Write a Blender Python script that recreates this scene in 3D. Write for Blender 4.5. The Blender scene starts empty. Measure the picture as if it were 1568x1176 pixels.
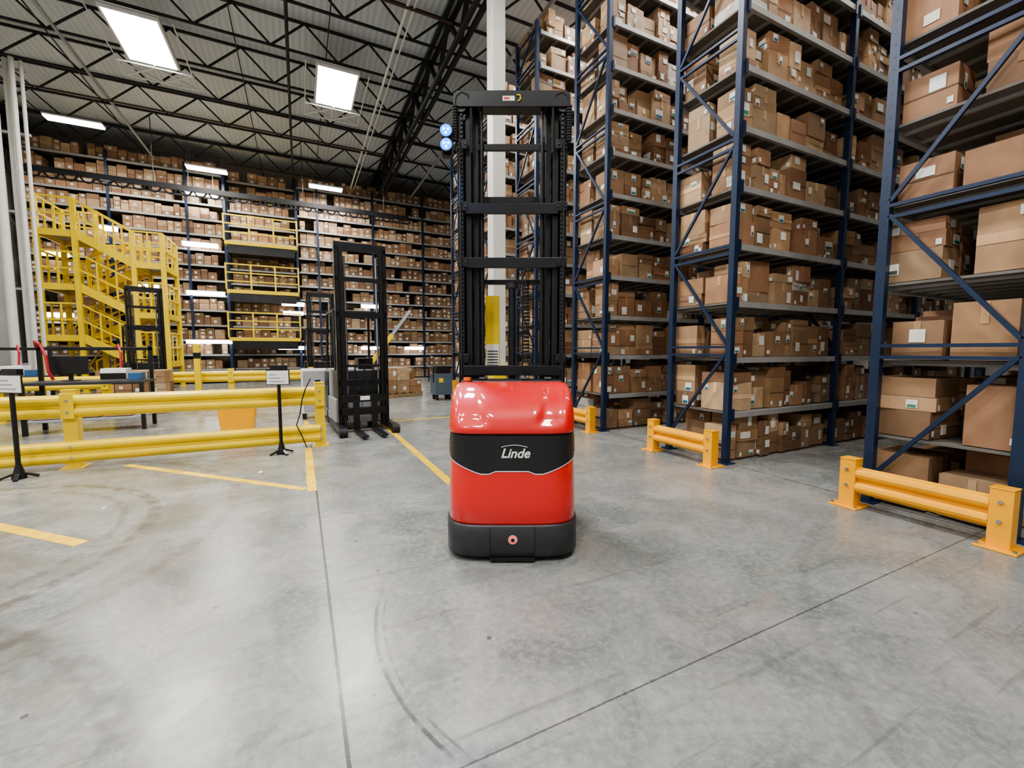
import bpy, math, random
from mathutils import Vector, Matrix
random.seed(7)
rad=math.radians
C=bpy.context.scene.collection

# ---------------------------------------------------------------- materials
def _nt(name):
    m=bpy.data.materials.new(name); m.use_nodes=True
    nt=m.node_tree; b=nt.nodes['Principled BSDF']
    return m,nt,b
def mat(name,col,rough=.5,metal=0.,var=.12,scale=6.,coat=0.,bump=0.,rvar=.0):
    m,nt,b=_nt(name)
    tc=nt.nodes.new('ShaderNodeTexCoord'); n=nt.nodes.new('ShaderNodeTexNoise')
    n.inputs['Scale'].default_value=scale; n.inputs['Detail'].default_value=5
    nt.links.new(tc.outputs['Object'],n.inputs['Vector'])
    r=nt.nodes.new('ShaderNodeValToRGB')
    r.color_ramp.elements[0].position=.3; r.color_ramp.elements[1].position=.7
    r.color_ramp.elements[0].color=(*[c*(1-var) for c in col],1)
    r.color_ramp.elements[1].color=(*[min(1,c*(1+var)) for c in col],1)
    nt.links.new(n.outputs['Fac'],r.inputs['Fac']); nt.links.new(r.outputs['Color'],b.inputs['Base Color'])
    b.inputs['Roughness'].default_value=rough; b.inputs['Metallic'].default_value=metal
    b.inputs['Coat Weight'].default_value=coat; b.inputs['Coat Roughness'].default_value=.02
    if bump>0:
        bp=nt.nodes.new('ShaderNodeBump'); bp.inputs['Strength'].default_value=bump; bp.inputs['Distance'].default_value=.01
        nt.links.new(n.outputs['Fac'],bp.inputs['Height']); nt.links.new(bp.outputs['Normal'],b.inputs['Normal'])
    return m
def emis(name,col,s):
    m,nt,b=_nt(name)
    b.inputs['Base Color'].default_value=(*col,1); b.inputs['Emission Color'].default_value=(*col,1)
    b.inputs['Emission Strength'].default_value=s
    return m
def carton_mat():
    m,nt,b=_nt('cardboard')
    a=nt.nodes.new('ShaderNodeAttribute'); a.attribute_name='Col'
    tc=nt.nodes.new('ShaderNodeTexCoord'); n=nt.nodes.new('ShaderNodeTexNoise')
    n.inputs['Scale'].default_value=5; n.inputs['Detail'].default_value=6
    nt.links.new(tc.outputs['Object'],n.inputs['Vector'])
    r=nt.nodes.new('ShaderNodeValToRGB'); r.color_ramp.elements[0].position=.3; r.color_ramp.elements[1].position=.75
    r.color_ramp.elements[0].color=(.74,.72,.70,1); r.color_ramp.elements[1].color=(1.1,1.1,1.1,1)
    mx=nt.nodes.new('ShaderNodeMix'); mx.data_type='RGBA'; mx.blend_type='MULTIPLY'; mx.inputs[0].default_value=1
    nt.links.new(n.outputs['Fac'],r.inputs['Fac'])
    nt.links.new(a.outputs['Color'],mx.inputs[6]); nt.links.new(r.outputs['Color'],mx.inputs[7])
    nt.links.new(mx.outputs[2],b.inputs['Base Color']); b.inputs['Roughness'].default_value=.62
    return m
def Mth(nt,op,a,b=None,c=None,clamp=False):
    n=nt.nodes.new('ShaderNodeMath'); n.operation=op; n.use_clamp=clamp
    for i,v in enumerate((a,b,c)):
        if v is None: continue
        if isinstance(v,(int,float)): n.inputs[i].default_value=v
        else: nt.links.new(v,n.inputs[i])
    return n.outputs[0]
def mixc(nt,f,a,b,mode='MIX'):
    n=nt.nodes.new('ShaderNodeMix'); n.data_type='RGBA'; n.blend_type=mode
    for i,v in ((0,f),(6,a),(7,b)):
        if isinstance(v,(int,float)): n.inputs[i].default_value=v
        elif isinstance(v,tuple): n.inputs[i].default_value=(*v,1)
        else: nt.links.new(v,n.inputs[i])
    return n.outputs[2]
def noise(nt,vec,s,d=5,r=.6,dist=0.):
    n=nt.nodes.new('ShaderNodeTexNoise'); n.inputs['Scale'].default_value=s; n.inputs['Detail'].default_value=d
    n.inputs['Roughness'].default_value=r; n.inputs['Distortion'].default_value=dist; nt.links.new(vec,n.inputs['Vector']); return n.outputs['Fac']
def ramp(nt,f,lo,hi):
    n=nt.nodes.new('ShaderNodeMapRange'); n.inputs[1].default_value=lo; n.inputs[2].default_value=hi
    nt.links.new(f,n.inputs[0]); return n.outputs[0]

def floor_mat():
    m,nt,b=_nt('polished_concrete')
    tc=nt.nodes.new('ShaderNodeTexCoord').outputs['Object']
    sp=nt.nodes.new('ShaderNodeSeparateXYZ'); nt.links.new(tc,sp.inputs[0]); X,Y=sp.outputs[0],sp.outputs[1]
    n1=noise(nt,tc,.55,6,.6); n2=noise(nt,tc,2.2,8,.72,.8); n3=noise(nt,tc,26,6,.7); n4=noise(nt,tc,9,3,.5)
    col=mixc(nt,ramp(nt,n1,.35,.65),(.168,.182,.176),(.236,.231,.218))
    col=mixc(nt,Mth(nt,'MULTIPLY',ramp(nt,n2,.5,.66),.55),col,(.33,.322,.305))
    col=mixc(nt,Mth(nt,'MULTIPLY',ramp(nt,n2,.47,.34),.6),col,(.112,.118,.106))
    col=mixc(nt,Mth(nt,'MULTIPLY',ramp(nt,n3,.47,.62),.32),col,(.38,.375,.36))
    col=mixc(nt,Mth(nt,'MULTIPLY',ramp(nt,n3,.44,.30),.38),col,(.09,.09,.082))
    wm=noise(nt,tc,1.1,5,.6,1.5)
    col=mixc(nt,Mth(nt,'MULTIPLY',ramp(nt,wm,.54,.64),.30),col,(.29,.215,.16))
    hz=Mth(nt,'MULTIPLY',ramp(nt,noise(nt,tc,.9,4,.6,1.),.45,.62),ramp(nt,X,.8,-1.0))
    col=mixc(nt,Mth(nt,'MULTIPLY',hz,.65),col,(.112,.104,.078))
    v=nt.nodes.new('ShaderNodeTexVoronoi'); v.inputs['Scale'].default_value=3.4; nt.links.new(tc,v.inputs['Vector'])
    sc=Mth(nt,'LESS_THAN',Mth(nt,'ADD',v.outputs['Distance'],Mth(nt,'MULTIPLY',n3,.06)),.075)
    col=mixc(nt,Mth(nt,'MULTIPLY',sc,.75),col,(.05,.05,.047))
    v=nt.nodes.new('ShaderNodeTexVoronoi'); v.inputs['Scale'].default_value=7.3; nt.links.new(tc,v.inputs['Vector'])
    sc=Mth(nt,'LESS_THAN',Mth(nt,'ADD',v.outputs['Distance'],Mth(nt,'MULTIPLY',n3,.08)),.085)
    col=mixc(nt,Mth(nt,'MULTIPLY',sc,.45),col,(.45,.43,.39))
    for rot,st in((.5,.4),(-.9,.3)):
        mp=nt.nodes.new('ShaderNodeMapping'); mp.inputs['Rotation'].default_value=(0,0,rot); mp.inputs['Scale'].default_value=(.5,14,1); nt.links.new(tc,mp.inputs[0])
        sn=noise(nt,mp.outputs[0],1.6,3,.5)
        col=mixc(nt,Mth(nt,'MULTIPLY',ramp(nt,sn,.64,.69),st),col,(.09,.09,.082))
    def joint(c,off,per,w):
        a=Mth(nt,'ADD',Mth(nt,'SUBTRACT',c,off),per*50.5)
        a=Mth(nt,'MODULO',a,per); a=Mth(nt,'ABSOLUTE',Mth(nt,'SUBTRACT',a,per/2))
        a=Mth(nt,'ADD',a,Mth(nt,'MULTIPLY',Mth(nt,'SUBTRACT',n3,.5),.008))
        return Mth(nt,'LESS_THAN',a,w)
    j=Mth(nt,'MAXIMUM',joint(X,.1,4.6,.0075),Mth(nt,'MULTIPLY',joint(Y,1.27,4.6,.004),.75))
    col=mixc(nt,Mth(nt,'MULTIPLY',j,.92),col,(.020,.019,.018))
    def arc(cx,cy,R,w,st):
        dx=Mth(nt,'SUBTRACT',X,cx); dy=Mth(nt,'SUBTRACT',Y,cy)
        d=Mth(nt,'SQRT',Mth(nt,'ADD',Mth(nt,'MULTIPLY',dx,dx),Mth(nt,'MULTIPLY',dy,dy)))
        d=Mth(nt,'ABSOLUTE',Mth(nt,'SUBTRACT',d,R))
        return Mth(nt,'MULTIPLY',Mth(nt,'MULTIPLY',ramp(nt,d,w,w*.5),ramp(nt,n4,.36,.55)),st)
    left=Mth(nt,'MULTIPLY',ramp(nt,X,1.0,.8),ramp(nt,Y,2.6,2.3))
    for p in ((1.74,1.95,1.46,.012,.85),(1.74,1.95,1.42,.008,.5)):
        col=mixc(nt,Mth(nt,'MULTIPLY',arc(*p),left),col,(.05,.044,.036))
    for p in ((-2.9,4.3,1.75,.06,.65),(-2.9,4.3,1.55,.04,.45),(-3.2,4.6,2.6,.07,.5),(-2.6,1.2,2.1,.08,.5),(-2.9,1.0,1.7,.09,.4),(4.6,-1.6,3.6,.05,.2)):
        col=mixc(nt,arc(*p),col,(.070,.060,.048))
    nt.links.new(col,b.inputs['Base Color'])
    rg=Mth(nt,'ADD',.13,Mth(nt,'MULTIPLY',n2,.28)); nt.links.new(rg,b.inputs['Roughness'])
    b.inputs['Specular IOR Level'].default_value=.65
    bp=nt.nodes.new('ShaderNodeBump'); bp.inputs['Strength'].default_value=.10; bp.inputs['Distance'].default_value=.01
    nt.links.new(n4,bp.inputs['Height']); nt.links.new(bp.outputs['Normal'],b.inputs['Normal'])
    return m
def deck_mat():
    m,nt,b=_nt('corrugated_roof_deck')
    tc=nt.nodes.new('ShaderNodeTexCoord').outputs['Object']
    w=nt.nodes.new('ShaderNodeTexWave'); w.wave_type='BANDS'; w.bands_direction='X'; w.inputs['Scale'].default_value=2.0
    nt.links.new(tc,w.inputs['Vector'])
    col=mixc(nt,w.outputs['Fac'],(.56,.61,.65),(.64,.69,.73)); nt.links.new(col,b.inputs['Base Color'])
    b.inputs['Roughness'].default_value=.6
    bp=nt.nodes.new('ShaderNodeBump'); bp.inputs['Strength'].default_value=.2; bp.inputs['Distance'].default_value=.05
    nt.links.new(w.outputs['Fac'],bp.inputs['Height']); nt.links.new(bp.outputs['Normal'],b.inputs['Normal'])
    return m

M_FLOOR=floor_mat(); M_DECK=deck_mat(); M_CART=carton_mat()
M_WALL=mat('painted_wall',(.40,.39,.37),.7,var=.06,scale=1.5)
M_FWALL=mat('far_wall_paint',(.30,.25,.20),.8,var=.2,scale=1.2)
M_NAVY=mat('navy_rack_steel',(.010,.024,.062),.4,.1,scale=3)
M_BEAM=mat('galvanised_beam',(.38,.38,.37),.45,.3,scale=4)
M_DECKW=mat('rack_decking',(.14,.13,.115),.7,scale=4)
M_YEL=mat('safety_yellow',(.78,.55,.015),.33,var=.08,scale=2.5,coat=.3)
M_ORY=mat('guard_yellow',(.88,.40,.01),.36,var=.08,scale=2.5,coat=.3)
M_STY=mat('stair_yellow',(.74,.53,.015),.45,var=.08)
M_BLK=mat('black_steel',(.014,.014,.016),.34,.2,var=.3,scale=5)
M_DRK=mat('dark_grey_plastic',(.028,.029,.032),.42,var=.15,scale=20)
M_JOI=mat('joist_steel',(.020,.021,.024),.6,.1,var=.2)
M_RED=mat('red_paint',(.64,.010,.006),.45,var=.03,scale=2,coat=1.)
M_PAN=mat('black_panel',(.014,.014,.016),.3,var=.1,scale=40)
M_WHT=mat('white_paint',(.75,.75,.73),.45,var=.04)
M_CRM=mat('column_cream_paint',(.55,.54,.50),.5,var=.05)
M_GRY=mat('grey_paint',(.30,.31,.32),.5,var=.08)
M_CHR=mat('bright_steel',(.55,.55,.56),.22,1.,var=.05)
M_LINE=mat('floor_tape_yellow',(.74,.47,.02),.4,var=.25,scale=9)
M_LBL=mat('paper_label',(.75,.74,.70),.6,var=.03)
M_RUB=mat('rubber_black',(.012,.012,.012),.7,var=.2)
M_BLUE=mat('blue_plastic',(.03,.10,.22),.45)
M_TEAL=mat('grey_blue_plastic',(.07,.10,.13),.5)
M_HOSE=mat('red_hose',(.35,.02,.03),.4)
M_LED=emis('led_diffuser',(1,.99,.96),11)
M_BLED=emis('blue_led',(.0,.20,1.),2.6)
M_BLEDC=emis('blue_led_core',(.02,.65,1.),8)
M_RBADGE=emis('red_badge_glow',(1,.03,.02),.9)  # red ring of the logo badge, given emission though it is no lamp
M_ORNG=mat('orange_plastic',(.75,.13,.02),.4)

# ---------------------------------------------------------------- mesh builder
class MB:
    def __init__(s): s.v=[];s.f=[];s.m=[];s.c=[];s.s=[];s.mats=[]
    def mi(s,m):
        if m not in s.mats: s.mats.append(m)
        return s.mats.index(m)
    def add(s,vs,fs,m,col=(.5,.5,.5),sm=False):
        o=len(s.v); s.v+= [tuple(p) for p in vs]; k=s.mi(m)
        for f in fs: s.f.append(tuple(i+o for i in f)); s.m.append(k); s.s.append(sm)
        s.c+=[(*col,1.)]*len(vs)
    def box(s,c,d,m,col=(.5,.5,.5),rz=0.):
        x,y,z=c; a,b,h=d[0]/2,d[1]/2,d[2]/2
        vs=[(-a,-b,-h),(a,-b,-h),(a,b,-h),(-a,b,-h),(-a,-b,h),(a,-b,h),(a,b,h),(-a,b,h)]
        if rz:
            cs,sn=math.cos(rz),math.sin(rz); vs=[(p[0]*cs-p[1]*sn,p[0]*sn+p[1]*cs,p[2]) for p in vs]
        vs=[(p[0]+x,p[1]+y,p[2]+z) for p in vs]
        s.add(vs,[(0,3,2,1),(4,5,6,7),(0,1,5,4),(1,2,6,5),(2,3,7,6),(3,0,4,7)],m,col)
    def bb(s,x0,x1,y0,y1,z0,z1,m,col=(.5,.5,.5)):
        s.box(((x0+x1)/2,(y0+y1)/2,(z0+z1)/2),(abs(x1-x0),abs(y1-y0),abs(z1-z0)),m,col)
    def _fr(s,p,q):
        p=Vector(p);q=Vector(q); d=(q-p).normalized()
        u=Vector((0,0,1)) if abs(d.z)<.95 else Vector((0,1,0))
        r=d.cross(u).normalized(); u=r.cross(d).normalized(); return p,q,r,u
    def bar(s,p,q,w,h,m):
        p,q,r,u=s._fr(p,q); vs=[]
        for e in (p,q):
            for a,b in((-1,-1),(1,-1),(1,1),(-1,1)): vs.append(e+r*a*w/2+u*b*h/2)
        s.add(vs,[(0,1,2,3),(7,6,5,4),(0,4,5,1),(1,5,6,2),(2,6,7,3),(3,7,4,0)],m)
    def cyl(s,p,q,rd,m,n=12,r2=None):
        p,q,r,u=s._fr(p,q); vs=[]; r2=rd if r2 is None else r2
        for e,R in((p,rd),(q,r2)):
            for i in range(n):
                a=2*math.pi*i/n; vs.append(e+r*math.cos(a)*R+u*math.sin(a)*R)
        s.add(vs,[(i,(i+1)%n,n+(i+1)%n,n+i) for i in range(n)],m,sm=True)
        s.add(vs,[tuple(range(n-1,-1,-1)),tuple(range(n,2*n))],m)
    def tube(s,pts,r,m,n=8):
        for a,b in zip(pts,pts[1:]): s.cyl(a,b,r,m,n)
    def prism(s,prof,axis_fn,t0,t1,m,sm=False):
        n=len(prof); vs=[axis_fn(p,t) for t in(t0,t1) for p in prof]
        fs=[(i,(i+1)%n,n+(i+1)%n,n+i) for i in range(n)]+[tuple(range(n-1,-1,-1)),tuple(range(n,2*n))]
        s.add(vs,fs,m,sm=sm)
    def loft(s,rings,m,cap0=True,cap1=True,sm=True,closed=True):
        n=len(rings[0]); vs=[p for r in rings for p in r]; fs=[]
        for k in range(len(rings)-1):
            for i in range(n if closed else n-1):
                j=(i+1)%n; fs.append((k*n+i,k*n+j,(k+1)*n+j,(k+1)*n+i))
        s.add(vs,fs,m,sm=sm)
        if cap0: s.add(rings[0],[tuple(range(n-1,-1,-1))],m)
        if cap1: s.add(rings[-1],[tuple(range(n))],m)
    def obj(s,name,parent=None,bevel=0.,loc=(0,0,0),rz=0.):
        me=bpy.data.meshes.new(name); me.from_pydata(s.v,[],s.f)
        for m in s.mats: me.materials.append(m)
        me.polygons.foreach_set('material_index',s.m); me.polygons.foreach_set('use_smooth',s.s)
        ca=me.color_attributes.new('Col','FLOAT_COLOR','POINT')
        ca.data.foreach_set('color',[x for c in s.c for x in c])
        me.update()
        o=bpy.data.objects.new(name,me); C.objects.link(o); o.location=loc; o.rotation_euler=(0,0,rz)
        if parent: o.parent=parent
        if bevel>0:
            b=o.modifiers.new('bev','BEVEL'); b.width=bevel; b.segments=2; b.limit_method='ANGLE'; b.angle_limit=rad(50); b.harden_normals=False
        return o
def empty(name,loc=(0,0,0),rz=0.):
    e=bpy.data.objects.new(name,None); C.objects.link(e); e.location=loc; e.rotation_euler=(0,0,rz); e.empty_display_size=.2; return e

YAW=rad(26.3)
# ---------------------------------------------------------------- room shell
XL,XR,YB,YF,ZC=-9.3,13.2,-7.,23.6,10.
def slab(name,x0,x1,y0,y1,z0,z1,m):
    b=MB(); b.bb(x0,x1,y0,y1,z0,z1,m); return b.obj(name)
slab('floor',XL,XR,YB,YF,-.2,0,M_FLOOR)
slab('ceiling',XL,XR,YB,YF,ZC,ZC+.2,M_DECK)
slab('wall_left',XL-.2,XL,YB,YF,0,ZC,M_WALL)
slab('wall_right',XR,XR+.2,YB,YF,0,ZC,M_WALL)
slab('wall_back',XL,XR,YB-.2,YB,0,ZC,M_WALL)
slab('wall_front',XL,XR,YF,YF+.2,0,ZC,M_FWALL)

# roof joists
b=MB()
y=-6.2
while y<23.3:
    for zz,w in((9.15,.05),(9.9,.06)):
        b.bar((XL+.05,y,zz),(XR-.05,y,zz),w,w,M_JOI)
    x=XL+.1; k=0
    while x<XR-.8:
        b.bar((x,y,9.15 if k%2 else 9.9),(x+.8,y,9.9 if k%2 else 9.15),.042,.042,M_JOI); x+=.8;k+=1
    y+=1.75
for xx in(-7.4,-5.3,-1.2,.9,6.5,9.5):
    b.bar((xx,-6.8,9.2),(xx,23.4,9.2),.025,.025,M_JOI)
b.obj('ceiling_joists')
b=MB()
for gx in(3.7,-9.1):
    for dx in(-.1,.1):
        for zz in(8.75,9.86): b.bar((gx+dx,-6.9,zz),(gx+dx,23.5,zz),.09,.12,M_JOI)
    y=-6.8;k=0
    while y<22.6:
        b.bar((gx,y,8.75 if k%2 else 9.86),(gx,y+.9,9.86 if k%2 else 8.75),.12,.06,M_JOI); y+=.9;k+=1
b.obj('ceiling_girder')
b=MB()
for xx,zz,r,m in((2.4,9.0,.035,M_WHT),(2.55,9.0,.02,M_WHT),(-.02,9.02,.04,M_JOI),(-4.9,8.95,.04,M_GRY),(5.2,8.98,.05,M_GRY)):
    b.cyl((xx,-6.9,zz),(xx,23.5,zz),r,m,8)
PBR=mat('pipe_dark_brown',(.07,.03,.025),.5)
for yy in(10.,17.5):
    b.cyl((XL+.1,yy,8.9),(3.4,yy,8.9),.028,PBR,8)
b.obj('ceiling_pipes')
# long black festooned cable run
b=MB()
ZT=6.95
b.bar((-9.2,18.6,ZT),(4.3,18.6,ZT),.10,.17,M_BLK); b.bar((-9.2,18.6,ZT-.22),(4.3,18.6,ZT-.22),.03,.05,M_BLK)
x=-9.
while x<4.1:
    b.tube([(x,18.6,ZT-.05),(x+.1,18.6,ZT-.2),(x+.2,18.6,ZT-.25),(x+.3,18.6,ZT-.2),(x+.4,18.6,ZT-.05)],.03,M_BLK,6); x+=.42
for x in(-8.,-4.2,.3,3.3): b.cyl((x,18.6,ZT),(x,18.6,9.15),.012,M_BLK,6)
b.obj('overhead_cable_track')
for (x,y) in((3.7,8.2),):
    b=MB(); b.bb(x-.14,x+.14,y-.14,y+.14,0,8.69,M_CRM); b.bb(x-.22,x+.22,y-.22,y+.22,0,.03,M_GRY); b.bb(x-.2,x+.2,y-.2,y+.2,8.64,8.69,M_CRM)
    b.bb(x-.15,x+.15,y-.15,y+.15,.03,1.1,M_YEL)
    b.obj('building_column',bevel=.008)
b=MB()
for dx,dy,r in((-.2,0,.10),(.04,.1,.055),(.20,-.02,.055),(.34,.08,.04)):
    b.cyl((-6.55+dx,16+dy,0),(-6.55+dx,16+dy,8.85),r,M_CRM,14)
for z in(1.,3.,5.,7.,8.6): b.bb(-6.9,-6.15,16.1,16.16,z,z+.06,M_GRY)
b.cyl((-6.75,16,.0),(-6.75,16,.35),.16,M_GRY,14)
b.obj('sprinkler_riser_pipes')

# ---------------------------------------------------------------- lights
def area(x,y,z,sx,sy,p,col=(1,.985,.955)):
    l=bpy.data.lights.new('panel_lamp','AREA'); l.shape='RECTANGLE'; l.size=sx; l.size_y=sy; l.energy=p; l.color=col
    o=bpy.data.objects.new('panel_lamp',l); o.location=(x,y,z); C.objects.link(o); return o
def panel(x,y,p,z=9.0,sx=1.,sy=1.9):
    e=empty('skylight_panel',(x,y,z)); b=MB()
    t=.05
    b.bb(-sx/2-t,sx/2+t,-sy/2-t,sy/2+t,.03,.07,M_WHT)
    for s in(-1,1):
        b.bb(s*(sx/2)-(t if s<0 else 0),s*(sx/2)+(t if s>0 else 0),-sy/2-t,sy/2+t,-.04,.04,M_WHT)
        b.bb(-sx/2,sx/2,s*(sy/2)-(t if s<0 else 0),s*(sy/2)+(t if s>0 else 0),-.04,.04,M_WHT)
    W=sx/2+.3; L=sy/2
    for yy,zz in((L+.12,-.05),(L+.85,-.05)):
        b.cyl((-W,yy,zz),(W,yy,zz),.026,M_WHT,8)
    for q in(-1,1):
        b.cyl((q*W,-L,-.0),(q*W,L+.85,-.05),.016,M_WHT,6)
        b.cyl((q*W,L+.12,-.05),(0,L+.85,-.05),.024,M_WHT,6); b.cyl((0,L+.12,-.05),(q*W,L+.85,-.05),.024,M_WHT,6)
        b.cyl((q*W,L+.4,-.05),(q*W,L+.4,.15),.012,M_WHT,6)
    b.cyl((0,L,-.05),(0,L+.85,-.05),.018,M_WHT,6)
    b.obj('frame',e)
    b=MB(); b.bb(-sx/2,sx/2,-sy/2,sy/2,.0,.025,M_LED); b.obj('diffuser',e)
    a=area(0,0,-.012,sx,sy,p); a.parent=e
PW=420
for x in(-3.2,1.2,-7.4):
    for y in(14.,6.,-2.):
        if x==-7.4 and y>10: continue
        panel(x,y,PW)
def strip(x,y,z,L=1.3,p=0,top=9.13,s=None):
    e=empty('led_strip_light',(x,y,z)); b=MB()
    d=(L,.34)
    b.box((0,0,.04),(d[0]+.04,d[1]+.04,.05),M_WHT)
    for q in(-.4,.4):
        b.cyl((q*L,0,.06),(q*L,0,top-z),.006,M_GRY,5)
    b.obj('housing',e); b=MB(); b.box((0,0,-.01),(d[0],d[1],.05),M_LED); b.obj('diffuser',e)
    if p: a=area(0,0,-.04,d[0],d[1],p); a.parent=e
strip(-6.3,19.3,8.8,1.4,160); strip(-3.,20.7,8.4,1.3,180); strip(-3.3,21.2,7.6,1.0); strip(1.25,20.7,8.4,1.3,180)
for y in(2.77,5.15,7.55,9.95): strip(7.,y,8.95,2.4,160)
for y in(2.77,5.15): strip(11.,y,8.95,2.0,60)

# ---------------------------------------------------------------- cartons
BR=[(.36,.220,.120),(.32,.190,.100),(.43,.285,.165),(.27,.160,.088),(.40,.250,.140),(.33,.180,.10),(.47,.33,.20),(.30,.16,.085)]
def cartoncol():
    c=random.choice(BR); k=random.uniform(.66,1.18)
    return tuple(x*k for x in c)
def carton(b,x0,x1,y0,y1,z0,z1,full=True):
    col=cartoncol()
    if random.random()<.03: col=(.55,.53,.48)
    rz=random.uniform(-.07,.07)
    b.box(((x0+x1)/2,(y0+y1)/2,(z0+z1)/2),(x1-x0,y1-y0,z1-z0),M_CART,col,rz)
    w,d,h=x1-x0,y1-y0,z1-z0; cx,cy=(x0+x1)/2,(y0+y1)/2
    cs,sn=math.cos(rz),math.sin(rz)
    def T(px,py): return (cx+px*cs-py*sn,cy+px*sn+py*cs)
    def quad(side,u0,u1,v0,v1,cc,e=.004):
        if side=='y-': pts=[(u0,-d/2-e),(u1,-d/2-e)]
        else: pts=[(-w/2-e,u1),(-w/2-e,u0)]
        (ax,ay),(bx,by)=T(*pts[0]),T(*pts[1])
        b.add([(ax,ay,z0+v0),(bx,by,z0+v0),(bx,by,z0+v1),(ax,ay,z0+v1)],[(0,1,2,3)],M_CART,cc)
    tape=tuple(min(1,c*1.4) for c in col); dk=tuple(c*.45 for c in col)
    for side,L in(('y-',w),('x-',d)):
        if not full and side=='x-': continue
        r=random.random()
        if r<.4: quad(side,-.025,.025,h*.62,h,tape)
        elif r<.6: quad(side,-L/2,L/2,h*.48,h*.50+.004,dk)
        elif r<.72: quad(side,-L/2,L/2,h*.42,h*.58,tape)
        if random.random()<(.75 if side=='y-' else .6):
            big=random.random()<.15
            lw=random.uniform(.05,.11)*(1.8 if big else 1); lh=random.uniform(.06,.14)*(1.2 if big else 1); lw=min(lw,L*.6); u=random.uniform(-L/2+lw/2+.01,L/2-lw/2-.01)
            lh=min(lh,h*.6); v=random.uniform(.01,h-lh-.01)
            quad(side,u-lw/2,u+lw/2,v,v+lh,random.choice([(.78,.78,.75),(.72,.76,.74),(.78,.76,.68)]),.006)
            if random.random()<.5: quad(side,u-lw/2+.01,u+lw/2-.01,v+lh*.08,v+lh*.4,random.choice([(.03,.20,.20),(.08,.08,.08),(.05,.25,.12),(.02,.15,.22)]),.008)
        if random.random()<.25:
            lw=min(.04,L*.3); quad(side,-L/2+.02,-L/2+.02+lw,h*.1,h*.1+min(.05,h*.4),(.75,.75,.72),.006)
def fill(b,x0,x1,y0,y1,z,clear,big=1.,full=True):
    x=x0
    while x<x1-.12:
        w=random.uniform(.15,.44)*big
        if x+w>x1: w=x1-x
        if w<.12: break
        if random.random()<.05: x+=w*.6; continue
        d=min(y1-y0,random.uniform(.32,.47)); yo=random.uniform(0,.08)
        ya,yb=(y0+yo,y0+yo+d)
        zz=z; top=z+clear*random.uniform(.55,.99)
        while zz<top-.10:
            h=min(random.uniform(.09,.42)*big,top-zz)
            if h<.07: break
            sh=random.uniform(0,.03); yj=random.uniform(0,.03)
            carton(b,x+.004,x+w-.008-sh,ya+yj,min(yb,y1),zz,zz+h-.003,full); zz+=h
        x+=w
    
# ---------------------------------------------------------------- storage racks
def rack(y0,nb=3,top=8.55,x0=4.7,bay=2.3,dep=.98,big=1.):
    e=empty('storage_rack',(x0,y0,0))
    u=MB(); P=.072
    for i in range(nb+1):
        x=i*bay
        for yy in(P/2,dep-P/2):
            u.bb(x-P/2,x+P/2,yy-P/2,yy-P/2+.012,0,top,M_NAVY); u.bb(x-P/2,x+P/2,yy+P/2-.012,yy+P/2,0,top,M_NAVY)
            u.bb(x-P/2,x-P/2+.012,yy-P/2+.012,yy+P/2-.012,0,top,M_NAVY) if i==0 else u.bb(x-.026,x+.026,yy-.024,yy+.024,0,top,M_NAVY)
            u.bb(x-.08,x+.08,yy-.08,yy+.08,0,.012,M_NAVY)
            if i==0:
                z=.3
                while z<min(top,4.5):
                    u.bb(x-P/2-.002,x-P/2-.0005,yy-.006,yy+.006,z,z+.018,M_DRK); z+=.1
        z=.22;k=0
        while z<top-.3:
            u.bar((x-.02,P,z),(x-.02,dep-P,z),.035,.03,M_NAVY)
            z2=min(z+1.22,top-.05)
            a,c=(P,dep-P) if k%2 else(dep-P,P)
            u.bar((x-.02,a,z+.04),(x-.02,c,z2-.08),.032,.032,M_NAVY)
            u.bar((x-.02,P,z2-.1),(x-.02,dep-P,z2-.1),.035,.03,M_NAVY)
            z=z2;k+=1
    u.obj('upright_frames',e)
    s=MB(); c=MB(); lv=[0.02]+[.64+.68*k for k in range(12)]
    for i in range(nb):
        xa,xb=i*bay+.045,(i+1)*bay-.045
        for k,z in enumerate(lv):
            if z>top-.1: continue
            if k>0:
                for yy in(.022,dep-.022):
                    s.bb(xa-.01,xb+.01,yy-.022,yy+.022,z-.075,z-.005,M_BEAM)
                    if yy<.5:
                        for q in(xa-.01,xb-.03): s.bb(q,q+.04,-.010,.0,z-.12,z+.04,M_NAVY)
                s.bb(xa,xb,.045,dep-.045,z-.03,z-.008,M_DECKW)
                for q in range(7):
                    xx=xa+(q+.5)*(xb-xa)/7; s.bb(xx-.02,xx+.02,.045,dep-.045,z-.055,z-.031,M_BEAM)
            cl=.60
            fill(c,xa+.02,xb-.02,.02,.48,z,cl-.02,big,i==0); fill(c,xa+.02,xb-.02,.50,dep-.01,z,cl-.02,big,i==0)
    s.obj('shelf_beams',e); c.obj('cartons',e)
    return e
random.seed(11)
rack(1.08,2,big=1.25)
for k in range(1,6): rack(1.08+2.4*k,3 if k<4 else 2, top=8.55 if k<3 else 8.3)

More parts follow.
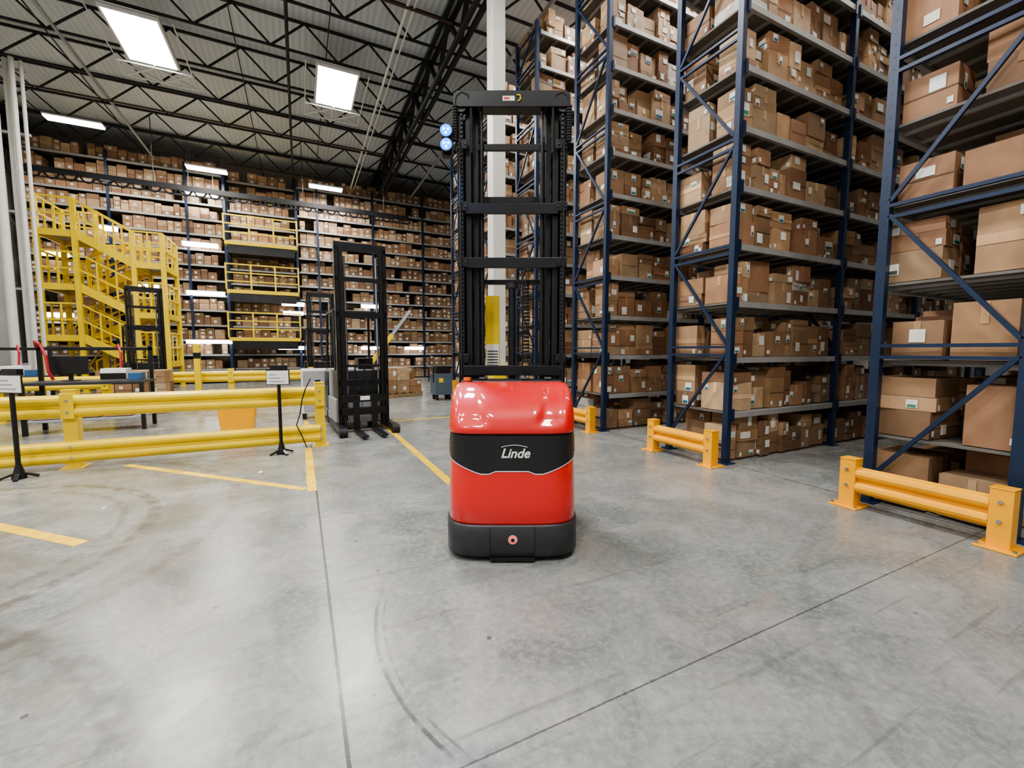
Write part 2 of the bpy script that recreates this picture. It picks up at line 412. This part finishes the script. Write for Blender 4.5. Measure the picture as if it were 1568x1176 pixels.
# end-of-row guards
def wprof(h,t=.045):
    pr=[(0,0)]
    for c in(.25,.75):
        for i in range(7):
            a=-math.pi/2+math.pi*i/6
            pr.append((max(.012,t*math.cos(a)),(c+.21*math.sin(a))*h))
    pr.append((0,h)); return pr
def wrail(b,p,q,z0,h,m,t=.045,flip=False):
    p=Vector((*p,0));q=Vector((*q,0)); d=(q-p).normalized(); n=Vector((d.y,-d.x,0))
    if flip: n=-n
    pr=wprof(h,t)
    fn=lambda a,tt:(p+(q-p)*tt)+n*a[0]+Vector((0,0,z0+a[1]))
    b.prism(pr,fn,0,1,m)
def end_guard(y0,L=1.06,x=4.42):
    b=MB()
    for yy in(y0+.06,y0+L-.06):
        b.bb(x-.06,x+.06,yy-.06,yy+.06,0.012,.43,M_ORY); b.bb(x-.12,x+.12,yy-.11,yy+.11,0,.014,M_ORY)
        b.bb(x-.065,x+.065,yy-.065,yy+.065,.43,.438,M_ORY)
        for z in(.2,.34): b.cyl((x-.075,yy,z),(x-.055,yy,z),.014,M_CHR,8)
        for q in(-.09,.09): b.cyl((x-.09,yy+q,.014),(x-.09,yy+q,.028),.012,M_CHR,8)
    wrail(b,(x-.005,y0+.12),(x-.005,y0+L-.12),.13,.24,M_ORY,t=.06,flip=True)
    b.obj('rack_end_guard',bevel=.006)
for k in range(6): end_guard(1.05+2.4*k if k else 1.04)

def guardrail(xs,y,hp=.93,rails=((.61,.27),(.07,.26)),m=M_YEL):
    b=MB()
    for x in xs:
        b.bb(x-.065,x+.065,y-.065,y+.065,.012,hp,m); b.bb(x-.11,x+.11,y-.11,y+.11,0,.014,m); b.bb(x-.07,x+.07,y-.07,y+.07,hp,hp+.008,m)
        for z0,h in rails:
            for q in(.25,.75):
                b.cyl((x,y-.125,z0+h*q),(x,y-.06,z0+h*q),.016,M_CHR,8)
            b.bb(x-.075,x+.075,y-.072,y-.06,z0-.01,z0+h+.01,m)
        b.bb(x-.06,x+.06,y-.118,y-.112,.60,.9,m)
    for z0,h in rails:
        for a,c in zip(xs,xs[1:]):
            wrail(b,(a+.0,y-.066),(c-.0,y-.066),z0,h,m,t=.05)
    return b.obj('guardrail',bevel=.005)
guardrail([-7.8,-5.13,-2.46,.23],6.85)
guardrail([-3.1,-1.6,.25],13.0)
guardrail([-7.0,-5.2,-3.6],11.6)
b=MB(); b.bb(-2.3,-2.17,12.6,12.73,0,1.55,M_YEL); b.bb(-2.35,-2.12,12.55,12.78,0,.02,M_YEL); b.bb(-2.305,-2.165,12.595,12.735,1.2,1.35,M_BLK); b.obj('bollard',bevel=.01)

def line(p,q,w=.09,name='floor_marking_line'):
    b=MB(); b.bar((*p,.001),(*q,.001),w,.002,M_LINE); b.obj(name)
line((.06,4.62),(.06,6.70)); line((-1.95,6.70),(.0,4.72)); line((-1.47,4.08),(-4.0,6.5)); line((1.38,4.2),(1.38,8.55)); line((1.34,8.6),(3.4,8.6)); line((.06,7.0),(.06,9.4))

def stand(x,y,rz,w=.27):
    e=empty('label_stand',(x,y,0),rz); b=MB()
    b.cyl((0,0,.05),(0,0,1.0),.022,M_BLK,12); b.cyl((0,0,0.05),(0,0,.16),.05,M_BLK,12,.024)
    for k in range(4):
        a=k*math.pi/2+.78; b.bar((0,0,.07),(.15*math.cos(a),.15*math.sin(a),.012),.035,.022,M_BLK)
    b.cyl((0,0,.0),(0,0,.05),.06,M_BLK,12)
    b.cyl((0,0,1.0),(0,0,1.08),.035,M_BLK,12)
    b.bb(-w/2,w/2,-.035,-.025,.95,1.13,M_LBL); b.bb(-w/2-.01,w/2+.01,-.024,-.015,.94,1.14,M_BLK)
    for r in range(3): b.bb(-w/2+.03,w/2-.05*(r+1),-.0365,-.0355,.98+.045*r,.995+.045*r,M_GRY)
    b.box((.0,.02,1.17),(.2,.06,.06),M_BLK)
    b.obj('stand',e,bevel=.003)
stand(-.27,6.5,-.3); stand(-2.8,6.5,-.6,.34)

# ---------------------------------------------------------------- main stacker truck
def truck():
    cd=2.72; loc=(math.sin(YAW)*cd,math.cos(YAW)*cd,0)
    e=empty('pallet_stacker_truck',loc,-YAW)
    N=96; YC=.42
    def ring(z,f,hw,n=4.6,yb=.56):
        D=YC-f; r=[]
        for i in range(N+1):
            a=math.pi*i/N; c,s_=math.cos(a),math.sin(a)
            r.append((-hw*math.copysign(abs(c)**(2/n),c),YC-D*abs(s_)**(2/n),z))
        r.append((hw,yb,z)); r.append((-hw,yb,z)); return r
    b=MB()
    b.loft([ring(.028,.03,.44),ring(.045,.004,.456),ring(.24,.0,.456),ring(.252,.012,.446)],M_DRK)
    b.loft([ring(.008,.10,.38),ring(.03,.10,.38)],M_BLK)
    for x in(-.145,.15): b.bb(x-.0025,x+.0025,-.001,.03,.04,.245,M_BLK)
    b.bb(-.145,.15,-.004,.03,.014,.04,M_BLK)
    b.obj('skirt',e)
    b=MB()
    prof=[(.252,.022,.438),(.265,.014,.443),(.4,.018,.442),(.58,.026,.438),(.60,.030,.436),(.84,.045,.430)]
    b.loft([ring(*p) for p in prof],M_RED)
    b.obj('lower_body',e)
    b=MB()
    key=[(.852,.046,.428),(.858,.034,.435),(.875,.030,.436),(.91,.036,.435),(.95,.050,.433),(.99,.074,.431),(1.03,.110,.429),(1.07,.158,.426),(1.10,.206,.422),(1.125,.256,.416),(1.145,.302,.406),(1.158,.340,.393),(1.166,.368,.375),(1.17,.39,.35)]
    def cr(p0,p1,p2,p3,t): return .5*((2*p1)+(-p0+p2)*t+(2*p0-5*p1+4*p2-p3)*t*t+(-p0+3*p1-3*p2+p3)*t**3)
    hp=[]
    for i in range(len(key)-1):
        P=[key[max(0,i-1)],key[i],key[i+1],key[min(len(key)-1,i+2)]]
        for t in (0,.25,.5,.75): hp.append(tuple(cr(P[0][c],P[1][c],P[2][c],P[3][c],t) for c in range(3)))
    hp.append(key[-1])
    rr=[]
    for z,f,h in hp:
        r=ring(z,f,h,5.2); q=[]
        for (x,y,zz) in r:
            t=max(0,min(1,(z-.885)/.07)); t=t*t*(3-2*t); t2=max(0,min(1,(1.168-z)/.05)); ax=abs(x)
            e1=.16+.10*max(0,min(1,(z-.9)/.27))
            g=1/(1+math.exp(-(ax-e1)/.009))*1/(1+math.exp((ax-.345)/.013))
            if y<.5: y+= .024*t*t2*g
            q.append((x,y,zz))
        rr.append(q)
    b.loft(rr,M_RED); b.obj('hood',e)
    b=MB(); b.loft([ring(.84,.06,.42),ring(.853,.06,.42)],M_BLK); b.obj('hood_gap',e)
    def hwf(z): t=(z-.6)/.24; return .436-.006*t,.030+.015*t
    def pt(a,z,off):
        hw,f=hwf(z); hw+=off; f-=off; D=YC-f; c,s_=math.cos(a),math.sin(a); n=4.6
        return (-hw*math.copysign(abs(c)**(2/n),c),YC-D*abs(s_)**(2/n),z)
    def zlow(x):
        x=abs(x)
        if x<.11: return .612
        if x<.15: return .612-(x-.11)/.04*.018
        if x<.20: return .594
        return .594+((x-.20)/.22)**1.2*.085
    A=[math.pi*(i)/160 for i in range(161)]
    def strip_(zf0,zf1,off,m,rows=6):
        g=[]
        for r in range(rows+1):
            row=[]
            for a in A:
                x=pt(a,.7,off)[0]; z0,z1=zf0(x),zf1(x); z=z0+(z1-z0)*r/rows; row.append(pt(a,z,off))
            g.append(row)
        b.loft(g,m,False,False,True,False)
    b=MB()
    strip_(zlow,lambda x:.842,.004,M_PAN)
    strip_(lambda x:zlow(x)-.006,zlow,.006,M_WHT,1)
    b.obj('front_panel',e)
    b=MB()
    for s in(-1,1):
        for k in range(5):
            z=.715+.024*k
            pts=[]
            for t in range(7):
                a=math.pi*(.015+.10*t/6)
                p=pt(a,z,.006); pts.append((-p[0] if s>0 else p[0],p[1],z))
            for p_,q_ in zip(pts,pts[1:]): b.bar(p_,q_,.004,.005,M_DRK)
    b.obj('louvres',e)
    cu=bpy.data.curves.new('badge_text','FONT'); cu.body='Linde'; cu.size=.086; cu.extrude=.0015; cu.shear=.3; cu.align_x='CENTER'; cu.offset=.0016
    t=bpy.data.objects.new('badge_text',cu); C.objects.link(t); t.parent=e; t.location=(.02,.031,.70); t.rotation_euler=(rad(90),0,0); cu.materials.append(M_WHT)
    b=MB()
    pts=[(-.07+.17*i/10,.029,.770+.014*math.sin(math.pi*i/10)) for i in range(11)]
    b.tube(pts,.0022,M_WHT,6)
    for r,m,o in((.030,M_WHT,.004),(.027,M_RBADGE,.006),(.018,M_WHT,.008),(.013,M_BLK,.010)):
        b.cyl((.005,.0,.16),(.005,-o,.16),r,m,24)
    b.obj('badges',e)
    b=MB()
    b.cyl((-.33,.44,1.15),(-.33,.44,1.175),.035,M_BLK,14); b.cyl((-.33,.44,1.175),(-.33,.44,1.20),.028,M_ORNG,14)
    b.bb(-.38,.38,.46,.66,1.0,1.178,M_BLK)
    for x in(-.22,.1,.27): b.bb(x-.03,x+.03,.47,.53,1.178,1.20,M_DRK)
    b.bb(-.40,.40,.54,.99,.05,1.0,M_BLK)
    b.obj('chassis',e,bevel=.012)
    # mast
    b=MB(); y0=.68
    for s in(-1,1):
        def ch(x0,x1,ya,yb,z0,z1,m=M_BLK):
            xa,xb=sorted((s*x0,s*x1)); b.bb(xa,xb,ya,yb,z0,z1,m)
        ch(.405,.420,y0,y0+.15,.1,3.22); ch(.372,.418,y0,y0+.014,.1,3.22); ch(.372,.418,y0+.136,y0+.15,.1,3.22)
        ch(.350,.362,y0+.03,y0+.19,.15,3.30); ch(.315,.360,y0+.03,y0+.044,.15,3.30); ch(.315,.36,y0+.176,y0+.19,.15,3.30)
        ch(.292,.304,y0+.07,y0+.23,.2,3.34); ch(.262,.302,y0+.07,y0+.084,.2,3.34); ch(.262,.302,y0+.216,y0+.23,.2,3.34)
        b.cyl((s*.235,y0+.05,.3),(s*.235,y0+.05,3.0),.017,M_BLK,14)
        b.cyl((s*.235,y0+.05,2.3),(s*.235,y0+.05,3.24),.011,M_DRK,10)
        z=1.25
        while z<3.2: b.bb(s*.385-.008,s*.385+.008,y0-.012,y0-.002,z,z+.022,M_DRK); z+=.032
        b.cyl((s*.385,y0-.02,3.24),(s*.385,y0+.03,3.24),.045,M_DRK,18)
        for z in(1.3,2.05,2.47,2.93):
            ch(.34,.425,y0-.016,y0+.0,z,z+.07)
            for q in(.355,.41): b.cyl((s*q,y0-.024,z+.035),(s*q,y0-.014,z+.035),.008,M_DRK,8)
        z=2.98
        while z<3.24:
            b.cyl((s*.43,y0-.03,z),(s*.43,y0-.03,z+.012),.022,M_RUB,10); z+=.02
        b.tube([(s*.43,y0-.03,3.24),(s*.42,y0-.03,3.30),(s*.38,y0-.03,3.33),(s*.33,y0-.03,3.31),(s*.31,y0-.02,3.22),(s*.31,y0-.01,2.9)],.010,M_RUB,8)
        b.cyl((s*.395,y0-.028,1.2),(s*.395,y0-.028,2.98),.008,M_RUB,6)
    pr=[(-.44,3.24),(-.40,3.225),(.40,3.225),(.44,3.24),(.44,3.32),(.41,3.34),(-.41,3.34),(-.44,3.32)]
    b.prism(pr,lambda a,t:(a[0],t,a[1]),y0-.035,y0+.03,M_BLK)
    b.bb(-.43,.43,y0+.10,y0+.23,3.30,3.42,M_BLK)
    for z0,z1,hw,yy in((2.95,3.0,.27,y0+.06),(2.45,2.53,.36,y0-.01),(2.04,2.12,.36,y0-.01),(1.20,1.28,.40,y0-.01),(2.60,2.65,.27,y0+.2)):
        b.bb(-hw,hw,yy,yy+.025,z0,z1,M_BLK)
    b.bb(-.28,.28,y0+.30,y0+.34,1.96,2.0,M_BLK); b.bb(-.28,.28,y0+.30,y0+.34,1.20,1.26,M_BLK)
    for i in range(7):
        x=-.27+.09*i
        if i<3: continue
        b.bb(x-.006,x+.006,y0+.31,y0+.325,1.2,2.0,M_BLK)
    for i in range(9): b.bb(-.0,.24,y0+.312,y0+.322,1.28+.08*i,1.287+.08*i,M_BLK)
    b.cyl((-.0,y0+.1,.4),(-.0,y0+.1,1.90),.030,M_BLK,14); b.cyl((0,y0+.1,1.90),(0,y0+.1,1.94),.04,M_DRK,14)
    z=1.3
    while z<1.95: b.cyl((.11,y0+.1,z),(.11,y0+.1,z+.016),.03,M_RUB,10); z+=.028
    b.obj('mast',e,bevel=.003)
    b=MB(); b.bb(-.225,-.105,y0+.27,y0+.28,1.22,1.86,M_YEL); b.bb(-.22,-.11,y0+.262,y0+.269,1.25,1.45,M_LBL)
    for i in range(6): b.bb(-.21,-.12,y0+.259,y0+.2615,1.27+.024*i,1.277+.024*i,M_DRK)
    b.obj('notice_plate',e)
    b=MB(); b.bb(-.07,.02,y0-.038,y0-.0355,3.265,3.30,M_LBL); b.bb(-.06,-.02,y0-.0395,y0-.0381,3.275,3.29,M_RED)
    b.tube([(.035,y0-.04,3.305),(.06,y0-.04,3.305),(.065,y0-.04,3.275),(.045,y0-.04,3.26)],.005,M_YEL,6)
    b.obj('mast_labels',e)
    b=MB()
    for s in(-1,1):
        b.bb(s*.19-.07,s*.19+.07,1.06,2.15,.06,.11,M_BLK); b.bb(s*.19-.07,s*.19+.07,1.02,1.06,.06,.6,M_BLK)
        b.bb(s*.37-.04,s*.37+.04,.9,2.1,.03,.13,M_BLK); b.cyl((s*.37-.05,2.08,.06),(s*.37+.05,2.08,.06),.06,M_RUB,16)
        b.cyl((s*.33-.04,.35,.07),(s*.33+.04,.35,.07),.07,M_RUB,16)
    b.obj('forks',e,bevel=.004)
    b=MB()
    b.bb(-.50,-.42,y0-.03,y0+.0,3.06,3.09,M_BLK); b.bb(-.53,-.455,y0-.035,y0+.02,2.87,3.10,M_BLK)
    for z in(2.935,3.035):
        b.cyl((-.492,y0-.03,z),(-.492,y0-.075,z),.044,M_BLK,20,.050)
        b.cyl((-.492,y0-.070,z),(-.492,y0-.079,z),.043,M_BLED,20)
        for k in range(3):
            a=k*2.09+.5; b.cyl((-.492+.018*math.cos(a),y0-.078,z+.018*math.sin(a)),(-.492+.018*math.cos(a),y0-.0805,z+.018*math.sin(a)),.010,M_BLEDC,10)
    b.obj('blue_safety_light',e)
    l=bpy.data.lights.new('blue_glow','SPOT'); l.energy=30; l.color=(.02,.3,1); l.shadow_soft_size=.02; l.spot_size=rad(150)
    o=bpy.data.objects.new('blue_glow',l); C.objects.link(o); o.parent=e; o.location=(-.492,y0-.085,2.87); o.rotation_euler=(rad(50),0,rad(180))
truck()

# ---------------------------------------------------------------- background reach trucks
def reach_truck(loc,rz,top=3.15,body=M_GRY,w=.42):
    e=empty('reach_truck',loc,rz); b=MB()
    for s in(-1,1):
        def ch(x0,x1,ya,yb,z0,z1,m=M_BLK):
            xa,xb=sorted((s*x0,s*x1)); b.bb(xa,xb,ya,yb,z0,z1,m)
        ch(w-.014,w,0,.14,.08,top-.05); ch(w-.06,w,0,.014,.08,top-.05); ch(w-.06,w,.126,.14,.08,top-.05)
        ch(w-.085,w-.072,-.03,.11,.12,top); ch(w-.125,w-.075,-.03,-.016,.12,top); ch(w-.12,w-.075,.096,.11,.12,top)
        b.cyl((s*(w-.16),.06,.2),(s*(w-.16),.06,top-.2),.02,M_CHR,12)
        ch(w-.05,w+.05,-.42,.9,.05,.15); b.cyl((s*(w)-.06,-.4,.075),(s*(w)+.06,-.4,.075),.075,M_RUB,16)
        ch(.10,.20,-.80,-.10,.04,.07); ch(.10,.20,-.10,-.06,.04,.55)
    for z0,z1 in((top-.12,top+.02),(2.55,2.62),(1.95,2.05),(.80,.9),(.3,.42)): b.bb(-w,w,.0,.03,z0,z1,M_BLK)
    b.bb(-w+.05,w-.05,-.06,-.03,.30,.42,M_BLK); b.bb(-w+.05,w-.05,-.06,-.03,.52,.64,M_BLK)
    for x in(-.30,-.15,0,.15,.30): b.bb(x-.012,x+.012,-.06,-.035,.6,1.15,M_BLK)
    b.bb(-.31,.31,-.06,-.035,1.12,1.16,M_BLK)
    b.bb(-.08,.08,-.065,-.06,.55,.62,M_LBL)
    b.obj('mast',e,bevel=.003)
    b=MB()
    b.bb(-.44,.44,.25,1.55,.12,.55,body); b.bb(-.42,.1,.9,1.5,.55,1.05,body); b.bb(-.44,.44,1.1,1.58,.25,1.0,M_BLK)
    b.bb(-.40,.42,.28,.75,.55,1.05,M_DRK)
    for s in(-1,1):
        b.bar((s*.40,.35,1.05),(s*.38,.55,2.1),.045,.045,M_BLK); b.bar((s*.40,1.45,1.0),(s*.38,1.35,2.1),.045,.045,M_BLK)
        b.bar((s*.38,.5,2.1),(s*.38,1.4,2.1),.045,.045,M_BLK)
        b.cyl((s*.38-.06,1.3,.13),(s*.38+.06,1.3,.13),.13,M_RUB,18)
    for k in range(5): b.bar((-.38,.5+.2*k,2.1),(.38,.5+.2*k,2.1),.035,.03,M_BLK)
    b.bb(.12,.40,1.1,1.4,.9,1.25,M_BLK)
    b.obj('body',e,bevel=.02)
    return e
reach_truck((.97,7.72,0),rad(4),3.17,M_GRY)
reach_truck((.62,14.6,0),rad(3),3.15,M_BLK,.40)
reach_truck((-3.8,15.2,0),rad(20),3.12,M_BLK,.40)

# ---------------------------------------------------------------- stair tower
def stairs():
    e=empty('stair_tower',(0,0,0)); b=MB(); m=M_STY
    xl0,xl1,xr0,xr1=-7.3,-6.4,-4.95,-4.15; ya,yb,yc,yd=18.95,19.75,19.9,20.7
    for x in(xl0,xl1,xr0,xr1):
        for y in(ya,yd):
            b.bb(x-.065,x+.065,y-.065,y+.065,0,6.3 if x<-6 else 5.4,m); b.bb(x-.12,x+.12,y-.12,y+.12,0,.02,m)
    b.bb(xl0,xr1,yd-.05,yd+.05,5.1,5.22,m)
    L=[(0,0),(1,1.0),(0,1.9),(1,2.7),(0,3.55),(1,4.4),(0,5.25)]
    def rail(p,q,n=4):
        p=Vector(p);q=Vector(q)
        for h in(.5,1.02): b.bar(p+Vector((0,0,h)),q+Vector((0,0,h)),.05,.05,m)
        for i in range(n+1):
            r=p.lerp(q,i/n); b.bar(r,r+Vector((0,0,1.02)),.045,.045,m)
    for side,z in L[1:]:
        x0,x1=(xr0,xr1) if side else(xl0,xl1)
        b.bb(x0,x1,ya,yd,z-.04,z,M_GRY)
        for y in(ya,yd): b.bb(x0,x1,y-.03,y+.03,z-.2,z,m)
        xo=xr1 if side else xl0
        b.bb(xo-.03,xo+.03,ya,yd,z-.2,z,m)
        rail((x0,ya,z),(x1,ya,z),2); rail((x0,yd,z),(x1,yd,z),2); rail((xo,ya,z),(xo,yd,z),3)
        xi=xr0 if side else xl1; b.bb(xi-.03,xi+.03,ya,yd,z-.2,z,m)
    for i,((s0,z0),(s1,z1)) in enumerate(zip(L,L[1:])):
        x0=xr0 if s0 else xl1; x1=xr0 if s1 else xl1
        y0,y1=(ya,yb) if i%2 else(yc,yd)
        for y in(y0+.02,y1-.02):
            b.bar((x0,y,z0-.08),(x1,y,z1-.08),.04,.26,m)
            rail((x0,y,z0),(x1,y,z1),3)
        for k in range(6):
            t=(k+.5)/6; x=x0+(x1-x0)*t; z=z0+(z1-z0)*t; b.bb(x-.12,x+.12,y0+.03,y1-.03,z-.02,z+.01,m)
    for z in(0.1,2.0,3.6):
        b.bar((xl0,yd,z),(xl1,yd,z+1.5),.04,.04,m); b.bar((xl1,yd,z),(xl0,yd,z+1.5),.04,.04,m)
    b.obj('stairs_and_landings',e)
stairs()

# ---------------------------------------------------------------- far pick module
def module():
    e=empty('pick_module',(0,0,0)); s=MB(); c=MB(); Y=21.95; D=1.0; x0,x1=-8.8,8.2; nb=7; bay=(x1-x0)/nb; top=9.0
    lv=[.05]+[.62+.62*k for k in range(14)]
    ga,gb=-2.65,.05
    for i in range(nb+1):
        x=x0+i*bay
        if ga+.1<x<gb-.1: continue
        for y in(Y,Y+D): s.bb(x-.045,x+.045,y-.045,y+.045,0,top,M_NAVY)
    for x in(ga,gb):
        for y in(Y,Y+D): s.bb(x-.05,x+.05,y-.05,y+.05,0,top,M_NAVY)
    def run(a,d,Yf,dd):
        for k,z in enumerate(lv):
            if k: s.bb(a,d,Yf-.03,Yf+.03,z-.08,z-.005,M_BEAM if z>4 else M_GRY); s.bb(a,d,Yf,Yf+dd,z-.03,z-.01,M_DECKW)
            x=a+.08
            while x<d-.2:
                w=random.uniform(.2,.42)
                if x+w>d: break
                if random.random()<.05: x+=w; continue
                zz=z; topz=z+random.uniform(.38,.53)
                while zz<topz-.1:
                    h=min(random.uniform(.14,.36),topz-zz)
                    col=cartoncol(); col=tuple(q*(1.2 if z>5.5 else .82) for q in col)  # light put into carton colour: lit upper zone lightened, levels below darkened
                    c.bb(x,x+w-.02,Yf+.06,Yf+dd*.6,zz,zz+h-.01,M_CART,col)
                    if random.random()<.6: c.bb(x+w*.3,x+w*.3+.1,Yf+.052,Yf+.06,zz+h*.25,zz+h*.25+min(.10,h*.5),M_CART,(.7,.68,.65))
                    zz+=h
                x+=w
    run(x0,ga-.06,Y,D); run(gb+.06,x1,Y,D); run(ga+.06,gb-.06,Y+.5,.5)
    s.obj('shelving',e); c.obj('cartons',e)
    g=MB()
    for z in(1.95,3.95,5.95):
        g.bb(ga,gb,Y-.5,Y+.45,z-.15,z,M_STY); g.bb(ga+.1,gb-.1,Y-.45,Y+.45,z-.5,z-.15,M_BLK)
        for h in(.35,.7,1.05): g.bb(ga,gb,Y-.5,Y-.45,z+h-.025,z+h+.025,M_STY)
        for x in(ga,ga+.9,gb-.9,gb): g.bb(x-.03,x+.03,Y-.51,Y-.44,z,z+1.08,M_STY)
    g.obj('lift_gate_platforms',e)
    for x,z,L in((-3.5,5.7,1.2),(-3.4,3.75,1.3),(-3.3,1.75,1.7),(-.2,3.45,.9),(-.2,3.05,.8),(-.3,1.5,1.1),(3.1,3.5,.8),(3.1,1.5,.9),(5.2,1.5,.9),(-6.4,6.0,.6),(-7.9,4.9,.7),(-7.9,2.7,.7),(-5.3,3.9,.7)):
        f=empty('aisle_led_light',(x,21.70,z)); f.parent=e
        b=MB(); b.box((0,0.02,.08),(L+.04,.22,.04),M_WHT); b.bb(-.02,.02,.1,.25,.05,.08,M_GRY); b.box((0,-.0,-.0),(L,.2,.14),M_LED); b.obj('fitting',f)
module()

# ---------------------------------------------------------------- floor-level clutter
WD=mat('pallet_wood',(.30,.20,.10),.8)
def pallet_stack(x,y,rz,nx,ny,nz,w=.4,d=.4,h=.3,name='carton_pallet'):
    e=empty(name,(x,y,0),rz); b=MB()
    Wt,Dt=nx*w+.04,ny*d+.04
    for k in range(3): b.box((0,-Dt/2+.05+k*(Dt-.1)/2,.05),(Wt,.09,.09),WD)
    for k in range(6): b.box((-Wt/2+.05+k*(Wt-.1)/5,0,.11),(.09,Dt,.02),WD)
    for i in range(nx):
        for j in range(ny):
            for k in range(nz):
                if k==nz-1 and random.random()<.3: continue
                cx=-nx*w/2+i*w; cy=-ny*d/2+j*d
                carton(b,cx+.01,cx+w-.01,cy+.01,cy+d-.01,.122+k*h,.122+(k+1)*h-.008)
    b.obj('load',e)
pallet_stack(2.65,13.4,.3,3,2,2,.42,.42,.38)
pallet_stack(-3.3,12.3,-.0,4,2,3,.3,.36,.28)
pallet_stack(-6.2,13.2,-.1,3,2,2,.36,.4,.28)
b=MB(); b.bb(.0,.62,9.6,10.0,.12,1.02,M_WHT); b.bb(.03,.59,9.58,9.6,.16,.98,M_GRY); b.bb(.25,.35,9.57,9.58,.7,.8,M_BLK)
b.bb(.0,.08,9.6,10,0,.12,M_BLK); b.bb(.54,.62,9.6,10,0,.12,M_BLK); b.obj('control_cabinet',bevel=.01)
b=MB()
pr=[(-.22,0),(.22,0),(.28,.60),(-.28,.60)]
b.prism(pr,lambda a,t:(-.95+a[0],t,a[1]),8.1,8.5,M_ORY); b.bb(-1.25,-.65,8.07,8.53,.60,.64,M_ORY); b.obj('waste_bin',bevel=.015)
b=MB()
b.bb(2.05,2.35,15.6,15.9,0,.9,M_TEAL); b.bar((2.2,15.75,.9),(2.95,15.5,1.95),.12,.16,M_YEL); b.bar((2.95,15.5,1.95),(3.55,15.27,2.8),.09,.11,M_GRY)
b.bb(1.95,2.45,15.5,16.0,0,.05,M_BLK); b.obj('barrier_arm',bevel=.01)
b=MB(); b.bb(3.35,3.85,11.6,12.1,.15,.75,M_TEAL); b.bb(3.4,3.8,11.65,12.05,.75,.95,M_BLK); b.bar((3.3,11.6,.9),(3.3,12.1,.9),.03,.03,M_BLK)
b.bar((3.3,11.62,.5),(3.3,11.62,.9),.03,.03,M_BLK);b.bar((3.3,12.08,.5),(3.3,12.08,.9),.03,.03,M_BLK); b.bb(3.46,3.58,11.59,11.6,.5,.62,M_YEL)
for x in(3.42,3.78):
    for y in(11.7,12.0): b.cyl((x-.03,y,.075),(x+.03,y,.075),.075,M_RUB,12)
b.obj('tool_cart',bevel=.01)
def station(x,y,rz):
    e=empty('packing_workstation',(x,y,0),rz); b=MB()
    b.bb(-.8,.8,-.35,.35,.82,.87,M_DRK)
    for sx in(-1,1):
        for sy in(-1,1): b.bb(sx*.76-.03,sx*.76+.03,sy*.31-.03,sy*.31+.03,0,.82 if sy<0 else 1.5,M_BLK)
    b.bb(-.79,.79,.28,.34,1.4,1.46,M_BLK); b.bb(-.76,.76,-.3,.3,.2,.24,M_GRY)
    b.bb(-.55,-.05,.05,.08,.98,1.3,M_BLK); b.bb(-.33,-.27,.08,.12,.87,1.1,M_BLK); b.bb(-.4,-.2,.0,.2,.87,.885,M_BLK)
    b.bb(.15,.5,-.1,.2,.87,1.08,M_WHT); b.bb(.15,.5,-.12,-.1,.89,1.0,M_BLK); b.bb(.55,.72,-.2,.1,.87,1.0,M_BLUE)
    for k in range(3): b.bb(-.7+.45*k,-.32+.45*k,-.25,.2,.25,.25+.25,M_CART,cartoncol())
    b.tube([(-.75,.2,1.45),(-.7,.05,1.55),(-.6,-.05,1.5),(-.52,-.1,1.3),(-.5,-.12,1.05),(-.45,-.1,.9)],.022,M_HOSE,8)
    b.tube([(.3,.25,1.45),(.36,.1,1.5),(.42,.0,1.35),(.42,-.05,1.1)],.02,M_HOSE,8)
    b.obj('bench',e,bevel=.006)
station(-5.2,9.2,.1); station(-3.3,10.0,.0); station(-5.6,12.4,0.)
b=MB()
b.tube([(.12,6.70,1.0),(.05,6.69,.86),(.0,6.69,.7),(-.03,6.69,.5),(-.08,6.69,.35),(-.02,6.69,.2),(.04,6.69,.02)],.008,M_RUB,6)
b.obj('power_cable')
b=MB()
for (x,y,r) in((-.45,5.55,.03),(-1.6,4.9,.02)):
    b.loft([[(x+r*random.uniform(.6,1.1)*math.cos(a*.785)*k,y+r*random.uniform(.6,1.1)*math.sin(a*.785)*k,z*r) for a in range(8)] for k,z in((.8,0.),(1,.5),(.6,1.0))],M_LBL,sm=False)
b.obj('crumpled_paper')

# ---------------------------------------------------------------- camera & world
cam=bpy.data.cameras.new('camera'); cam.sensor_width=36; cam.lens=36*655/1568; cam.clip_end=200
co=bpy.data.objects.new('camera',cam); C.objects.link(co); co.location=(0,0,1.4); co.rotation_euler=(rad(90-4.5),0,-YAW)
bpy.context.scene.camera=co
w=bpy.data.worlds.new('world'); bpy.context.scene.world=w; w.use_nodes=True
w.node_tree.nodes['Background'].inputs[0].default_value=(.6,.7,.8,1); w.node_tree.nodes['Background'].inputs[1].default_value=.3
try: bpy.context.scene.view_settings.view_transform='AgX'; bpy.context.scene.view_settings.look='AgX - Medium High Contrast'
except Exception as ex: print(ex)
